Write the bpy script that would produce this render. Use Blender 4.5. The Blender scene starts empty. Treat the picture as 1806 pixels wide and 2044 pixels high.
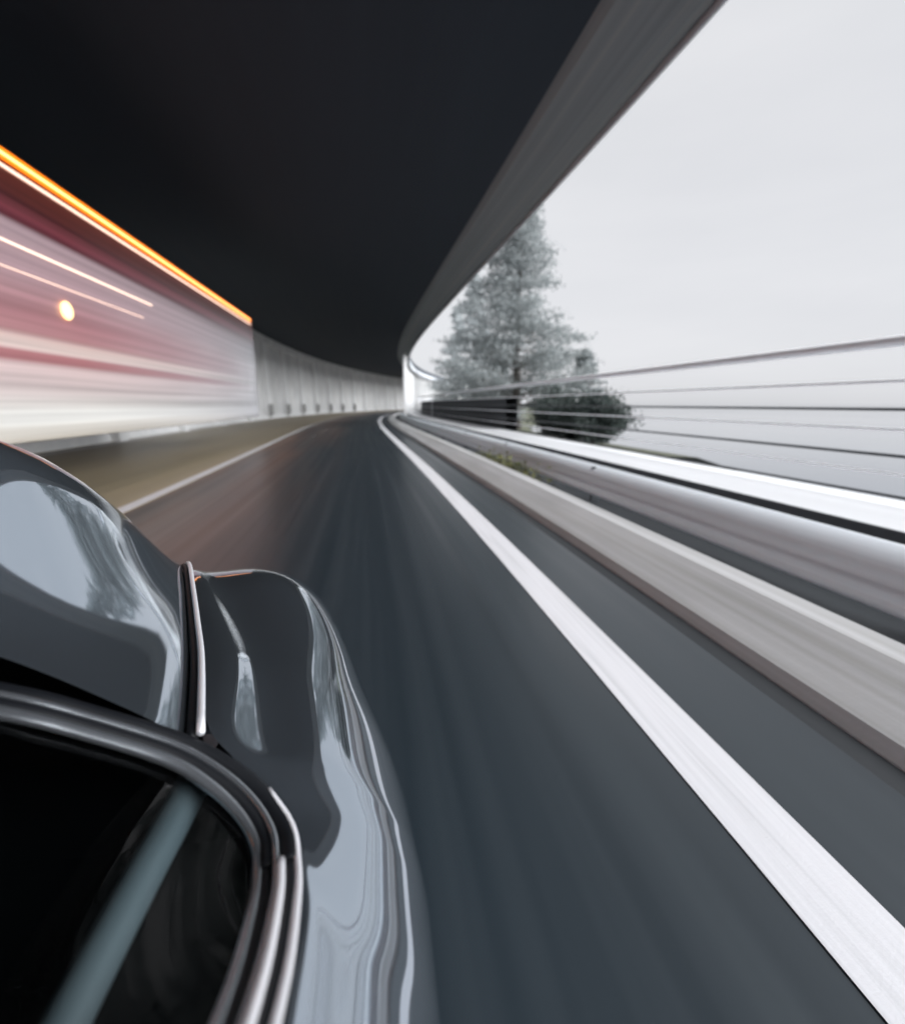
import bpy, bmesh, math, random
from mathutils import Vector, Matrix
random.seed(7)
SC = bpy.context.scene
COL = SC.collection
R = math.radians

# ------------------------------------------------------------------ camera
EYE = Vector((0.0, 0.0, 1.2))
cd = bpy.data.cameras.new("camera")
cam = bpy.data.objects.new("camera", cd)
COL.objects.link(cam)
cam.location = EYE
cam.rotation_euler = (math.pi / 2 - 0.2126, 0.0, -0.1513)
cd.sensor_fit = 'VERTICAL'
cd.sensor_height = 36.0
cd.lens = 36.0 * 1000.0 / 2044.0
cd.clip_start = 0.02
cd.clip_end = 6000.0
cd.dof.use_dof = True
cd.dof.focus_distance = 0.85
cd.dof.aperture_fstop = 2.4
SC.camera = cam

# ------------------------------------------------------------------ sky, sun, exposure
SUN_EL, SUN_AZ = 16.0, 126.0          # overcast glow from the open lake side (azimuth clockwise from +Y)
w = bpy.data.worlds.new("World")
SC.world = w
w.use_nodes = True
nt = w.node_tree
nt.nodes.clear()
sky = nt.nodes.new('ShaderNodeTexSky')
sky.sky_type = 'NISHITA'
sky.sun_disc = False
sky.sun_elevation = R(SUN_EL)
sky.sun_rotation = R(SUN_AZ)
sky.air_density = 1.0
sky.dust_density = 2.0
hsv = nt.nodes.new('ShaderNodeHueSaturation')
hsv.inputs['Saturation'].default_value = 0.10
hsv.inputs['Value'].default_value = 4.5
gm = nt.nodes.new('ShaderNodeGamma')
gm.inputs['Gamma'].default_value = 0.12
tc = nt.nodes.new('ShaderNodeTexCoord')
mp = nt.nodes.new('ShaderNodeMapping')
mp.inputs['Scale'].default_value = (1.2, 1.2, 5.0)
ns = nt.nodes.new('ShaderNodeTexNoise')
ns.inputs['Scale'].default_value = 1.6
ns.inputs['Detail'].default_value = 5
cr = nt.nodes.new('ShaderNodeValToRGB')
cr.color_ramp.elements[0].position = 0.3
cr.color_ramp.elements[0].color = (0.91, 0.925, 0.965, 1)
cr.color_ramp.elements[1].position = 0.7
cr.color_ramp.elements[1].color = (0.985, 0.995, 1.03, 1)
mul = nt.nodes.new('ShaderNodeMixRGB')
mul.blend_type = 'MULTIPLY'
mul.inputs[0].default_value = 1.0
bg = nt.nodes.new('ShaderNodeBackground')
bg.inputs['Strength'].default_value = 0.15
out = nt.nodes.new('ShaderNodeOutputWorld')
L = nt.links.new
L(sky.outputs[0], hsv.inputs['Color'])
L(hsv.outputs[0], gm.inputs['Color'])
L(tc.outputs['Generated'], mp.inputs['Vector'])
L(mp.outputs[0], ns.inputs['Vector'])
L(ns.outputs[0], cr.inputs[0])
L(gm.outputs[0], mul.inputs[1])
L(cr.outputs[0], mul.inputs[2])
L(mul.outputs[0], bg.inputs['Color'])
L(bg.outputs[0], out.inputs['Surface'])

sd = bpy.data.lights.new("sun", 'SUN')
sd.energy = 3.0
sd.angle = R(90)
sd.color = (0.975, 0.985, 1.0)
sun = bpy.data.objects.new("sun", sd)
COL.objects.link(sun)
el, az = R(SUN_EL), R(SUN_AZ)
to_sun = Vector((math.cos(el) * math.sin(az), math.cos(el) * math.cos(az), math.sin(el)))
sun.rotation_euler = (-to_sun).to_track_quat('-Z', 'Y').to_euler()
sun.location = (30, 10, 30)

SC.view_settings.view_transform = 'Standard'
SC.view_settings.look = 'None'
SC.view_settings.exposure = 2.0
SC.view_settings.gamma = 1.0

# ------------------------------------------------------------------ materials
MATS = {}


def base_mat(name, color, rough=0.6, metal=0.0, spec=0.5, coat=0.0, emis=None, es=0.0):
    m = bpy.data.materials.new(name)
    m.use_nodes = True
    b = m.node_tree.nodes['Principled BSDF']
    b.inputs['Base Color'].default_value = (*color, 1)
    b.inputs['Roughness'].default_value = rough
    b.inputs['Metallic'].default_value = metal
    b.inputs['Specular IOR Level'].default_value = spec
    b.inputs['Coat Weight'].default_value = coat
    b.inputs['Coat Roughness'].default_value = 0.02
    if emis:
        b.inputs['Emission Color'].default_value = (*emis, 1)
        b.inputs['Emission Strength'].default_value = es
    MATS[name] = m
    return m


def noise_mat(name, stops, scale=(1, 1, 1), nscale=4.0, detail=6.0, rough=(0.6, 0.8), coord='Object',
              bump=0.0, bscale=40.0, spec=0.5, metal=0.0, coat=0.0, second=None):
    """Principled material whose colour comes from a (stretched) noise run through a ramp."""
    m = base_mat(name, stops[0][1], rough[0], metal, spec, coat)
    t = m.node_tree
    b = t.nodes['Principled BSDF']
    tcn = t.nodes.new('ShaderNodeTexCoord')
    mpn = t.nodes.new('ShaderNodeMapping')
    mpn.inputs['Scale'].default_value = scale
    n = t.nodes.new('ShaderNodeTexNoise')
    n.inputs['Scale'].default_value = nscale
    n.inputs['Detail'].default_value = detail
    r = t.nodes.new('ShaderNodeValToRGB')
    els = r.color_ramp.elements
    while len(els) < len(stops):
        els.new(0.5)
    for e, (p, c) in zip(els, stops):
        e.position = p
        e.color = (*c, 1)
    t.links.new(tcn.outputs[coord], mpn.inputs['Vector'])
    t.links.new(mpn.outputs[0], n.inputs['Vector'])
    t.links.new(n.outputs[0], r.inputs[0])
    col = r.outputs[0]
    if second:
        sc2, ns2, lo, hi = second
        mp2 = t.nodes.new('ShaderNodeMapping')
        mp2.inputs['Scale'].default_value = sc2
        n2 = t.nodes.new('ShaderNodeTexNoise')
        n2.inputs['Scale'].default_value = ns2
        n2.inputs['Detail'].default_value = 4
        mr2 = t.nodes.new('ShaderNodeMapRange')
        mr2.inputs['From Min'].default_value = 0.3
        mr2.inputs['From Max'].default_value = 0.7
        mr2.inputs['To Min'].default_value = lo
        mr2.inputs['To Max'].default_value = hi
        mx = t.nodes.new('ShaderNodeMixRGB')
        mx.blend_type = 'MULTIPLY'
        mx.inputs[0].default_value = 1.0
        t.links.new(tcn.outputs[coord], mp2.inputs['Vector'])
        t.links.new(mp2.outputs[0], n2.inputs['Vector'])
        t.links.new(n2.outputs[0], mr2.inputs[0])
        t.links.new(col, mx.inputs[1])
        t.links.new(mr2.outputs[0], mx.inputs[2])
        col = mx.outputs[0]
    t.links.new(col, b.inputs['Base Color'])
    mr = t.nodes.new('ShaderNodeMapRange')
    mr.inputs['From Min'].default_value = 0.3
    mr.inputs['From Max'].default_value = 0.7
    mr.inputs['To Min'].default_value = rough[0]
    mr.inputs['To Max'].default_value = rough[1]
    t.links.new(n.outputs[0], mr.inputs[0])
    t.links.new(mr.outputs[0], b.inputs['Roughness'])
    if bump > 0:
        nb = t.nodes.new('ShaderNodeTexNoise')
        nb.inputs['Scale'].default_value = bscale
        nb.inputs['Detail'].default_value = 4
        bp = t.nodes.new('ShaderNodeBump')
        bp.inputs['Strength'].default_value = bump
        bp.inputs['Distance'].default_value = 0.02
        t.links.new(tcn.outputs['Object'], nb.inputs['Vector'])
        t.links.new(nb.outputs[0], bp.inputs['Height'])
        t.links.new(bp.outputs[0], b.inputs['Normal'])
    return m


# surfaces laid along the road carry UV = (metres along, metres across): tyre wear and grime run lengthwise
noise_mat('asphalt', [(0.30, (0.018, 0.026, 0.033)), (0.55, (0.024, 0.033, 0.041)), (0.75, (0.030, 0.040, 0.048))],
          scale=(0.03, 3.2, 1), nscale=2.2, detail=8, rough=(0.27, 0.42), coord='UV', spec=0.55)
mA = MATS['asphalt']
tA = mA.node_tree
bA = tA.nodes['Principled BSDF']
srcA = bA.inputs['Base Color'].links[0].from_socket
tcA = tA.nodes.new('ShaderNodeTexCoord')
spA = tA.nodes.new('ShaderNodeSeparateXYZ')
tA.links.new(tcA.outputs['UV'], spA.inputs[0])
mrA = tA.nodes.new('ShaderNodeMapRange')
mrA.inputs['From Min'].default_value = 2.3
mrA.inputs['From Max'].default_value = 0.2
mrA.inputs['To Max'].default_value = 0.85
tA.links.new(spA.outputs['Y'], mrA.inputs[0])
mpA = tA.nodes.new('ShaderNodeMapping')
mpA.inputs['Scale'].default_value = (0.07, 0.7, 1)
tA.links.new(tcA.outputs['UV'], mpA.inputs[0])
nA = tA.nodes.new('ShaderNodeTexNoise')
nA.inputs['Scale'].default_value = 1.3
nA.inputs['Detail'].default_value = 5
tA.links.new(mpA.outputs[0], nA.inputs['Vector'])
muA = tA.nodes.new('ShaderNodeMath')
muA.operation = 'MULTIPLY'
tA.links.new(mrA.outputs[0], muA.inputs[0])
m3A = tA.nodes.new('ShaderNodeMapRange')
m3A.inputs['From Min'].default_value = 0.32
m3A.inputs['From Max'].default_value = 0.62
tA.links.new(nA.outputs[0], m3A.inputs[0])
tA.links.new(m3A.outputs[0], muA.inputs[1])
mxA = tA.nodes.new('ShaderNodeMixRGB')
mxA.inputs[2].default_value = (0.21, 0.115, 0.078, 1)  # lorry lights' warm reflection, painted in as brown towards the centre line
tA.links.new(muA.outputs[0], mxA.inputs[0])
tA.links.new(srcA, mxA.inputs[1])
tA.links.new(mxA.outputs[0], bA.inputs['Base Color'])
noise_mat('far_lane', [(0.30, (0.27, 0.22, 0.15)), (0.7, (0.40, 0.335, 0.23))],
          scale=(0.03, 1.4, 1), nscale=2.0, detail=5, rough=(0.36, 0.5), coord='UV', bump=0.06, bscale=160)  # tan base colour carries the warm light falling on this lane's asphalt
noise_mat('road_paint', [(0.2, (0.54, 0.545, 0.565)), (0.5, (0.70, 0.70, 0.73))], scale=(0.25, 14, 1), nscale=2.5,
          rough=(0.45, 0.6), coord='UV', bump=0.08, bscale=120, second=((0.6, 30, 1), 2.0, 0.9, 1.0))
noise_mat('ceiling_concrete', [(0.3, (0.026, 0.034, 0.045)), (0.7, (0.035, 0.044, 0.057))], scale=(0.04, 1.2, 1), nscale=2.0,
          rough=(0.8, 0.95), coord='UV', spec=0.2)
noise_mat('beam_concrete', [(0.25, (0.12, 0.13, 0.14)), (0.5, (0.18, 0.195, 0.205)), (0.75, (0.25, 0.25, 0.235))],
          scale=(0.03, 5.0, 1), nscale=1.6, rough=(0.75, 0.9), coord='UV', bump=0.1, bscale=30)
noise_mat('fascia_metal', [(0.3, (0.45, 0.47, 0.50)), (0.7, (0.62, 0.64, 0.68))], scale=(0.1, 6, 1), nscale=2.0,
          rough=(0.35, 0.5), coord='UV')
noise_mat('wall_concrete', [(0.28, (0.58, 0.59, 0.60)), (0.5, (0.76, 0.765, 0.77)), (0.72, (0.84, 0.84, 0.84))],
          scale=(0.55, 0.10, 1), nscale=2.6, detail=8, rough=(0.7, 0.9), coord='UV', bump=0.15, bscale=14,
          second=((0.9, 0.9, 1), 1.1, 0.86, 1.0))
noise_mat('pale_concrete', [(0.28, (0.76, 0.77, 0.78)), (0.7, (0.88, 0.88, 0.88))], scale=(2, 2, 0.3), nscale=2.0,
          rough=(0.7, 0.9), coord='Object')
noise_mat('kerb_concrete', [(0.25, (0.40, 0.395, 0.375)), (0.5, (0.52, 0.525, 0.53)), (0.75, (0.64, 0.645, 0.66))],
          scale=(0.05, 9.0, 1), nscale=1.8, detail=6, rough=(0.65, 0.85), coord='UV', bump=0.06, bscale=30,
          second=((0.35, 3, 1), 1.5, 0.80, 1.0))
noise_mat('galvanised', [(0.3, (0.64, 0.69, 0.74)), (0.7, (0.78, 0.83, 0.88))], scale=(0.10, 12, 1), nscale=2.0,
          rough=(0.35, 0.5), coord='UV', metal=0.0)
noise_mat('dark_steel', [(0.3, (0.030, 0.036, 0.042)), (0.7, (0.055, 0.062, 0.070))], nscale=6, rough=(0.45, 0.6))
noise_mat('pale_rail_paint', [(0.3, (0.80, 0.82, 0.86)), (0.7, (0.86, 0.88, 0.92))], nscale=5, rough=(0.4, 0.55))
noise_mat('white_walkway', [(0.3, (0.62, 0.63, 0.65)), (0.7, (0.74, 0.75, 0.77))], scale=(0.1, 5, 1), nscale=2,
          rough=(0.35, 0.5), coord='UV')
noise_mat('dark_stone', [(0.3, (0.014, 0.017, 0.021)), (0.7, (0.036, 0.041, 0.046))], scale=(0.12, 5, 1), nscale=2.2,
          rough=(0.7, 0.9), coord='UV', bump=0.2, bscale=8)
noise_mat('bank_soil', [(0.3, (0.035, 0.040, 0.026)), (0.7, (0.075, 0.080, 0.045))], nscale=0.8, rough=(0.85, 1.0))
noise_mat('moss', [(0.3, (0.05, 0.055, 0.02)), (0.7, (0.16, 0.16, 0.06))], nscale=3.0, rough=(0.85, 1.0))
noise_mat('bark', [(0.3, (0.05, 0.045, 0.04)), (0.7, (0.12, 0.11, 0.10))], scale=(4, 4, 0.6), nscale=4, rough=(0.85, 1.0), bump=0.3)
noise_mat('water', [(0.3, (0.10, 0.115, 0.14)), (0.7, (0.12, 0.135, 0.16))], nscale=0.02, rough=(0.05, 0.09), bump=0.03, bscale=0.8, spec=0.6)


def leaf_mat(name, a, b):
    m = noise_mat(name, [(0.3, a), (0.7, b)], nscale=1.3, detail=3, rough=(0.55, 0.75), spec=0.3)
    t = m.node_tree
    b = t.nodes['Principled BSDF']
    o = t.nodes['Material Output']
    trl = t.nodes.new('ShaderNodeBsdfTranslucent')
    ms = t.nodes.new('ShaderNodeMixShader')
    ms.inputs[0].default_value = 0.45
    t.links.new(b.inputs['Base Color'].links[0].from_socket, trl.inputs['Color'])
    t.links.new(b.outputs[0], ms.inputs[1])
    t.links.new(trl.outputs[0], ms.inputs[2])
    t.links.new(ms.outputs[0], o.inputs['Surface'])
    return m


leaf_mat('foliage_grey', (0.22, 0.245, 0.25), (0.36, 0.385, 0.39))  # lightening by mist is put into the leaf colour
leaf_mat('foliage_pale', (0.36, 0.39, 0.40), (0.52, 0.55, 0.56))  # far trees: stronger mist painted into the leaves
leaf_mat('foliage_dark', (0.030, 0.042, 0.040), (0.065, 0.080, 0.074))

# car
noise_mat('car_paint', [(0.3, (0.41, 0.47, 0.535)), (0.7, (0.43, 0.49, 0.555))], nscale=3, rough=(0.05, 0.06), metal=0.95, coat=0.3)
base_mat('rubber', (0.005, 0.006, 0.008), 0.5, spec=0.25)
base_mat('satin_trim', (0.45, 0.48, 0.52), 0.20, 0.9, coat=0.3)
base_mat('chrome', (0.86, 0.86, 0.90), 0.32, 0.45)
base_mat('cabin_black', (0.004, 0.005, 0.006), 0.8, spec=0.15)
base_mat('strut_grey', (0.28, 0.335, 0.355), 0.55)
base_mat('tyre', (0.015, 0.015, 0.016), 0.75)
base_mat('lamp_lens', (0.75, 0.77, 0.8), 0.06, coat=1.0)
# windscreen: tinted sheet, clear straight on and mirror-like at a glance
gm_ = bpy.data.materials.new('tinted_glass')
gm_.use_nodes = True
t = gm_.node_tree
t.nodes.clear()
tr = t.nodes.new('ShaderNodeBsdfTransparent')
tr.inputs[0].default_value = (0.45, 0.50, 0.52, 1)
gl = t.nodes.new('ShaderNodeBsdfGlossy')
gl.inputs['Roughness'].default_value = 0.03
fr = t.nodes.new('ShaderNodeFresnel')
fr.inputs['IOR'].default_value = 1.22
mx = t.nodes.new('ShaderNodeMixShader')
om = t.nodes.new('ShaderNodeOutputMaterial')
t.links.new(fr.outputs[0], mx.inputs[0])
t.links.new(tr.outputs[0], mx.inputs[1])
t.links.new(gl.outputs[0], mx.inputs[2])
t.links.new(mx.outputs[0], om.inputs['Surface'])
MATS['tinted_glass'] = gm_
# lorry
base_mat('amber_glow', (0.9, 0.25, 0.02), 0.4, emis=(1.0, 0.20, 0.004), es=0.36)
base_mat('amber_core', (0.9, 0.5, 0.2), 0.4, emis=(1.0, 0.52, 0.22), es=0.7)
base_mat('white_glow', (0.9, 0.8, 0.7), 0.4, emis=(1.0, 0.66, 0.50), es=0.36)
base_mat('marker_glow', (0.9, 0.6, 0.3), 0.4, emis=(1.0, 0.62, 0.26), es=0.6)
base_mat('lorry_grey', (0.35, 0.34, 0.32), 0.5)
noise_mat('chassis', [(0.3, (0.06, 0.055, 0.05)), (0.7, (0.12, 0.11, 0.10))], nscale=5, rough=(0.6, 0.8))


def livery_mat():
    m = base_mat('lorry_livery', (0.5, 0.3, 0.3), 0.38, coat=0.25)
    t = m.node_tree
    b = t.nodes['Principled BSDF']
    tcn = t.nodes.new('ShaderNodeTexCoord')
    sep = t.nodes.new('ShaderNodeSeparateXYZ')
    t.links.new(tcn.outputs['Object'], sep.inputs[0])
    mr = t.nodes.new('ShaderNodeMapRange')
    mr.inputs['From Min'].default_value = 0.75
    mr.inputs['From Max'].default_value = 3.85
    t.links.new(sep.outputs['Z'], mr.inputs[0])
    rp = t.nodes.new('ShaderNodeValToRGB')
    st = [(0.78, (0.52, 0.48, 0.42)), (0.93, (0.60, 0.57, 0.52)), (0.99, (0.66, 0.65, 0.62)), (1.11, (0.66, 0.65, 0.62)),
          (1.17, (0.60, 0.57, 0.54)), (1.40, (0.56, 0.46, 0.45)), (1.62, (0.60, 0.46, 0.45)), (1.68, (0.34, 0.13, 0.14)),
          (1.76, (0.38, 0.15, 0.16)), (1.80, (0.70, 0.56, 0.52)), (1.90, (0.66, 0.50, 0.46)), (1.98, (0.40, 0.19, 0.20)),
          (2.20, (0.44, 0.20, 0.22)), (2.45, (0.46, 0.26, 0.28)), (2.62, (0.50, 0.33, 0.36)), (2.84, (0.52, 0.36, 0.39)),
          (3.08, (0.50, 0.36, 0.39)), (3.14, (0.14, 0.022, 0.035)), (3.22, (0.26, 0.055, 0.075)), (3.30, (0.23, 0.05, 0.06)),
          (3.35, (0.07, 0.012, 0.015)), (3.40, (0.12, 0.025, 0.022)), (3.55, (0.15, 0.028, 0.02)), (3.85, (0.20, 0.035, 0.012))]
    els = rp.color_ramp.elements
    while len(els) < len(st):
        els.new(0.5)
    for e, (z, c) in zip(els, st):
        e.position = (z - 0.75) / 3.10
        e.color = (*c, 1)
    t.links.new(mr.outputs[0], rp.inputs[0])
    # the paint fades to white towards the tail, with grime combed back along the side
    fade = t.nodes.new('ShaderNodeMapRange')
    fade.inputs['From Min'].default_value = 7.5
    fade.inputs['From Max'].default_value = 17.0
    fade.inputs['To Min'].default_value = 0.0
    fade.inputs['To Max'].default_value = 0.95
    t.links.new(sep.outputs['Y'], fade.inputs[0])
    low = t.nodes.new('ShaderNodeMapRange')
    low.inputs['From Min'].default_value = 3.75
    low.inputs['From Max'].default_value = 2.9
    t.links.new(sep.outputs['Z'], low.inputs[0])
    fm = t.nodes.new('ShaderNodeMath')
    fm.operation = 'MULTIPLY'
    t.links.new(fade.outputs[0], fm.inputs[0])
    t.links.new(low.outputs[0], fm.inputs[1])
    mpn = t.nodes.new('ShaderNodeMapping')
    mpn.inputs['Scale'].default_value = (1, 0.05, 7.0)
    n = t.nodes.new('ShaderNodeTexNoise')
    n.inputs['Scale'].default_value = 2.0
    n.inputs['Detail'].default_value = 5
    t.links.new(tcn.outputs['Object'], mpn.inputs[0])
    t.links.new(mpn.outputs[0], n.inputs['Vector'])
    gr = t.nodes.new('ShaderNodeMapRange')
    gr.inputs['From Min'].default_value = 0.3
    gr.inputs['From Max'].default_value = 0.7
    gr.inputs['To Min'].default_value = 0.72
    gr.inputs['To Max'].default_value = 1.12
    t.links.new(n.outputs[0], gr.inputs[0])
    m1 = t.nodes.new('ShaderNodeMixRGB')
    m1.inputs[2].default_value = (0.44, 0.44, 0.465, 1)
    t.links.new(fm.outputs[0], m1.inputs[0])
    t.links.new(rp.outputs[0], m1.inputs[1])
    m2 = t.nodes.new('ShaderNodeMixRGB')
    m2.blend_type = 'MULTIPLY'
    m2.inputs[0].default_value = 1.0
    t.links.new(m1.outputs[0], m2.inputs[1])
    t.links.new(gr.outputs[0], m2.inputs[2])
    t.links.new(m2.outputs[0], b.inputs['Base Color'])


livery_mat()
base_mat('board_white', (0.75, 0.75, 0.75), 0.4)
base_mat('board_black', (0.02, 0.02, 0.02), 0.4)

# ------------------------------------------------------------------ helpers


def link(name, me, mat=None, parent=None, smooth=False):
    o = bpy.data.objects.new(name, me)
    COL.objects.link(o)
    if mat:
        for mm in (mat if isinstance(mat, (list, tuple)) else [mat]):
            me.materials.append(MATS[mm])
    if smooth:
        for p in me.polygons:
            p.use_smooth = True
    if parent:
        o.parent = parent
        o.matrix_parent_inverse = parent.matrix_world.inverted()
    return o


def bm_obj(name, bm, mat=None, parent=None, smooth=False):
    me = bpy.data.meshes.new(name)
    bm.normal_update()
    bm.to_mesh(me)
    bm.free()
    return link(name, me, mat, parent, smooth)


def empty(name, loc, label=None, cat=None, group=None):
    o = bpy.data.objects.new(name, None)
    COL.objects.link(o)
    o.location = loc
    o.empty_display_size = 0.2
    bpy.context.view_layer.update()
    tag(o, label, cat, group)
    return o


def tag(o, label=None, cat=None, group=None, kind=None):
    if label:
        o['label'] = label
    if cat:
        o['category'] = cat
    if group:
        o['group'] = group
    if kind:
        o['kind'] = kind
    return o


# road alignment: straight behind, faint left, then bending right
KN = [0.0, 18.0, 36.0, 60.0, 96.0, 168.0, 400.0]
KV = [-0.00440, 0.00071, 0.00398, 0.00550, 0.00510, 0.00493, 0.00493]
_ds = 0.1
_tab = [(0.0, 0.0, 0.0)]
_x = _y = _th = 0.0
_s = 0.0
_i = 0
while _s < 330.0:
    while _i < len(KN) - 2 and _s > KN[_i + 1]:
        _i += 1
    k = KV[_i] + (KV[_i + 1] - KV[_i]) * (_s - KN[_i]) / (KN[_i + 1] - KN[_i])
    _th += k * _ds
    _x += math.sin(_th) * _ds
    _y += math.cos(_th) * _ds
    _s += _ds
    _tab.append((_x, _y, _th))


def at(s, off, z=0.0):
    """Point 'off' metres right of the driving line, s metres along the road."""
    if s <= 0:
        return Vector((off, s, z))
    q = s / _ds
    i = min(int(q), len(_tab) - 2)
    u = q - i
    a, b = _tab[i], _tab[i + 1]
    x, y, th = (a[j] + (b[j] - a[j]) * u for j in range(3))
    return Vector((x + off * math.cos(th), y - off * math.sin(th), z))


def heading(s):
    return 0.0 if s <= 0 else _tab[min(int(s / _ds), len(_tab) - 1)][2]


def s_steps(s0, s1, step=2.0):
    n = max(1, int(math.ceil((s1 - s0) / step)))
    return [s0 + (s1 - s0) * i / n for i in range(n + 1)]


def sweep(name, prof, s0, s1, mat, parent=None, closed=False, step=2.0, smooth=False, caps=False):
    """Run a cross-section [(off, z), ...] along the road; UV = metres along / across."""
    bm = bmesh.new()
    uvl = bm.loops.layers.uv.new('UVMap')
    n = len(prof)
    acc = [0.0]
    for i in range(1, n + 1):
        a, b = prof[i - 1], prof[i % n]
        acc.append(acc[-1] + math.hypot(a[0] - b[0], a[1] - b[1]))
    rings = []
    ss = s_steps(s0, s1, step)
    for s in ss:
        rings.append([bm.verts.new(at(s, o, z)) for o, z in prof])
    m = n if closed else n - 1
    for j in range(len(ss) - 1):
        for i in range(m):
            a, b = rings[j][i], rings[j][(i + 1) % n]
            c, d = rings[j + 1][(i + 1) % n], rings[j + 1][i]
            f = bm.faces.new((a, b, c, d))
            for lp, uv in zip(f.loops, ((ss[j], acc[i]), (ss[j], acc[i + 1]), (ss[j + 1], acc[i + 1]), (ss[j + 1], acc[i]))):
                lp[uvl].uv = uv
    if caps and closed:
        bm.faces.new(rings[0])
        bm.faces.new(list(reversed(rings[-1])))
    bmesh.ops.recalc_face_normals(bm, faces=bm.faces[:])
    return bm_obj(name, bm, mat, parent, smooth)


def circle_prof(o, z, r, n=10):
    return [(o + r * math.cos(2 * math.pi * i / n), z + r * math.sin(2 * math.pi * i / n)) for i in range(n)]


def add_box(bm, c, size, rz=0.0, bev=0.0):
    mtx = Matrix.Translation(c) @ Matrix.Rotation(rz, 4, 'Z') @ Matrix.Diagonal((*size, 1))
    g = bmesh.ops.create_cube(bm, size=1.0, matrix=mtx)
    if bev > 0:
        es = list({e for v in g['verts'] for e in v.link_edges})
        bmesh.ops.bevel(bm, geom=es, offset=bev, segments=2, affect='EDGES', profile=0.6)


def add_tube(bm, pts, rad, n=10, caps=True):
    pts = [Vector(p) for p in pts]
    rads = rad if isinstance(rad, (list, tuple)) else [rad] * len(pts)
    rings = []
    up = Vector((0, 0, 1))
    for i, p in enumerate(pts):
        d = (pts[min(i + 1, len(pts) - 1)] - pts[max(i - 1, 0)]).normalized()
        a = d.cross(up)
        if a.length < 1e-3:
            a = d.cross(Vector((1, 0, 0)))
        a.normalize()
        b = a.cross(d)
        rings.append([bm.verts.new(p + (a * math.cos(2 * math.pi * k / n) + b * math.sin(2 * math.pi * k / n)) * rads[i]) for k in range(n)])
    for i in range(len(rings) - 1):
        for k in range(n):
            bm.faces.new((rings[i][k], rings[i][(k + 1) % n], rings[i + 1][(k + 1) % n], rings[i + 1][k]))
    if caps:
        bm.faces.new(rings[0])
        bm.faces.new(list(reversed(rings[-1])))
    bmesh.ops.recalc_face_normals(bm, faces=bm.faces[:])


def catmull(pts, m=6):
    P = [Vector(p) for p in pts]
    P = [P[0] * 2 - P[1]] + P + [P[-1] * 2 - P[-2]]
    o = []
    for i in range(1, len(P) - 2):
        for k in range(m):
            u = k / m
            a, b, c, d = P[i - 1], P[i], P[i + 1], P[i + 2]
            o.append(0.5 * ((2 * b) + (c - a) * u + (2 * a - 5 * b + 4 * c - d) * u * u + (3 * b - a - 3 * c + d) * u ** 3))
    o.append(P[-2])
    return o


# ------------------------------------------------------------------ setting: lake, road, markings
bm = bmesh.new()
for v in ((-3000, -3000), (3000, -3000), (3000, 3000), (-3000, 3000)):
    bm.verts.new((v[0], v[1], -3.0))
bm.faces.new(bm.verts[:])
tag(bm_obj('lake', bm, 'water'), kind='structure')

RS, RE = -14.0, 175.0
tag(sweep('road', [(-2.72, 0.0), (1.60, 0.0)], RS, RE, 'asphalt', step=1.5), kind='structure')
tag(sweep('oncoming_lane', [(-8.4, 0.0), (-2.72, 0.0)], RS, RE, 'far_lane', step=1.5), kind='structure')
tag(sweep('road_verge', [(1.60, 0.0), (2.6, -0.02), (3.45, -0.05), (3.45, -3.4)], RS, RE, 'dark_stone', step=1.5), kind='structure')  # dark material stands in for the shade under the guardrail
tag(sweep('edge_line', [(0.965, 0.004), (1.185, 0.004)], RS, RE, 'road_paint', step=1.0), kind='structure')
tag(sweep('centre_line', [(-2.92, 0.004), (-2.75, 0.004)], RS, RE, 'road_paint', step=1.0), kind='structure')
tag(sweep('wall_side_line', [(-7.66, 0.006), (-7.46, 0.006)], RS, RE, 'road_paint', step=1.0), kind='structure')

# ------------------------------------------------------------------ gallery: wall, ceiling, edge beam, columns
wall = empty('retaining_wall', at(30, -8.2), 'tall pale concrete wall with buttresses along the far side of the road', 'wall')
sweep('wall_face', [(-8.3, 0.0), (-8.3, 6.62)], RS, RE, 'wall_concrete', wall, step=2.0)
sweep('footing', [(-8.29, 0.30), (-8.12, 0.27), (-8.04, 0.0)], RS, RE, 'pale_concrete', wall, step=2.0)
sweep('wall_beam', [(-8.29, 6.05), (-8.02, 6.08), (-8.02, 6.60), (-8.29, 6.62)], RS, RE, 'wall_concrete', wall, step=2.0)


def buttress(s):
    bm = bmesh.new()
    c, d = at(s, 0), 0
    hd = heading(s)
    prof = [(-8.28, 0.0), (-7.78, 0.0), (-8.03, 6.04), (-8.28, 6.04)]
    rings = []
    for ds_ in (-0.32, 0.32):
        base = at(s, 0)
        fw = Vector((math.sin(hd), math.cos(hd), 0))
        rt = Vector((math.cos(hd), -math.sin(hd), 0))
        rings.append([bm.verts.new(base + fw * ds_ + rt * o + Vector((0, 0, z))) for o, z in prof])
    for i in range(4):
        bm.faces.new((rings[0][i], rings[0][(i + 1) % 4], rings[1][(i + 1) % 4], rings[1][i]))
    bm.faces.new(rings[0])
    bm.faces.new(list(reversed(rings[1])))
    bmesh.ops.recalc_face_normals(bm, faces=bm.faces[:])
    return bm_obj('buttress', bm, 'pale_concrete', wall)


BUT = [18.5 + 6.3 * i for i in range(15)]
for s in BUT:
    buttress(s)

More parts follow.
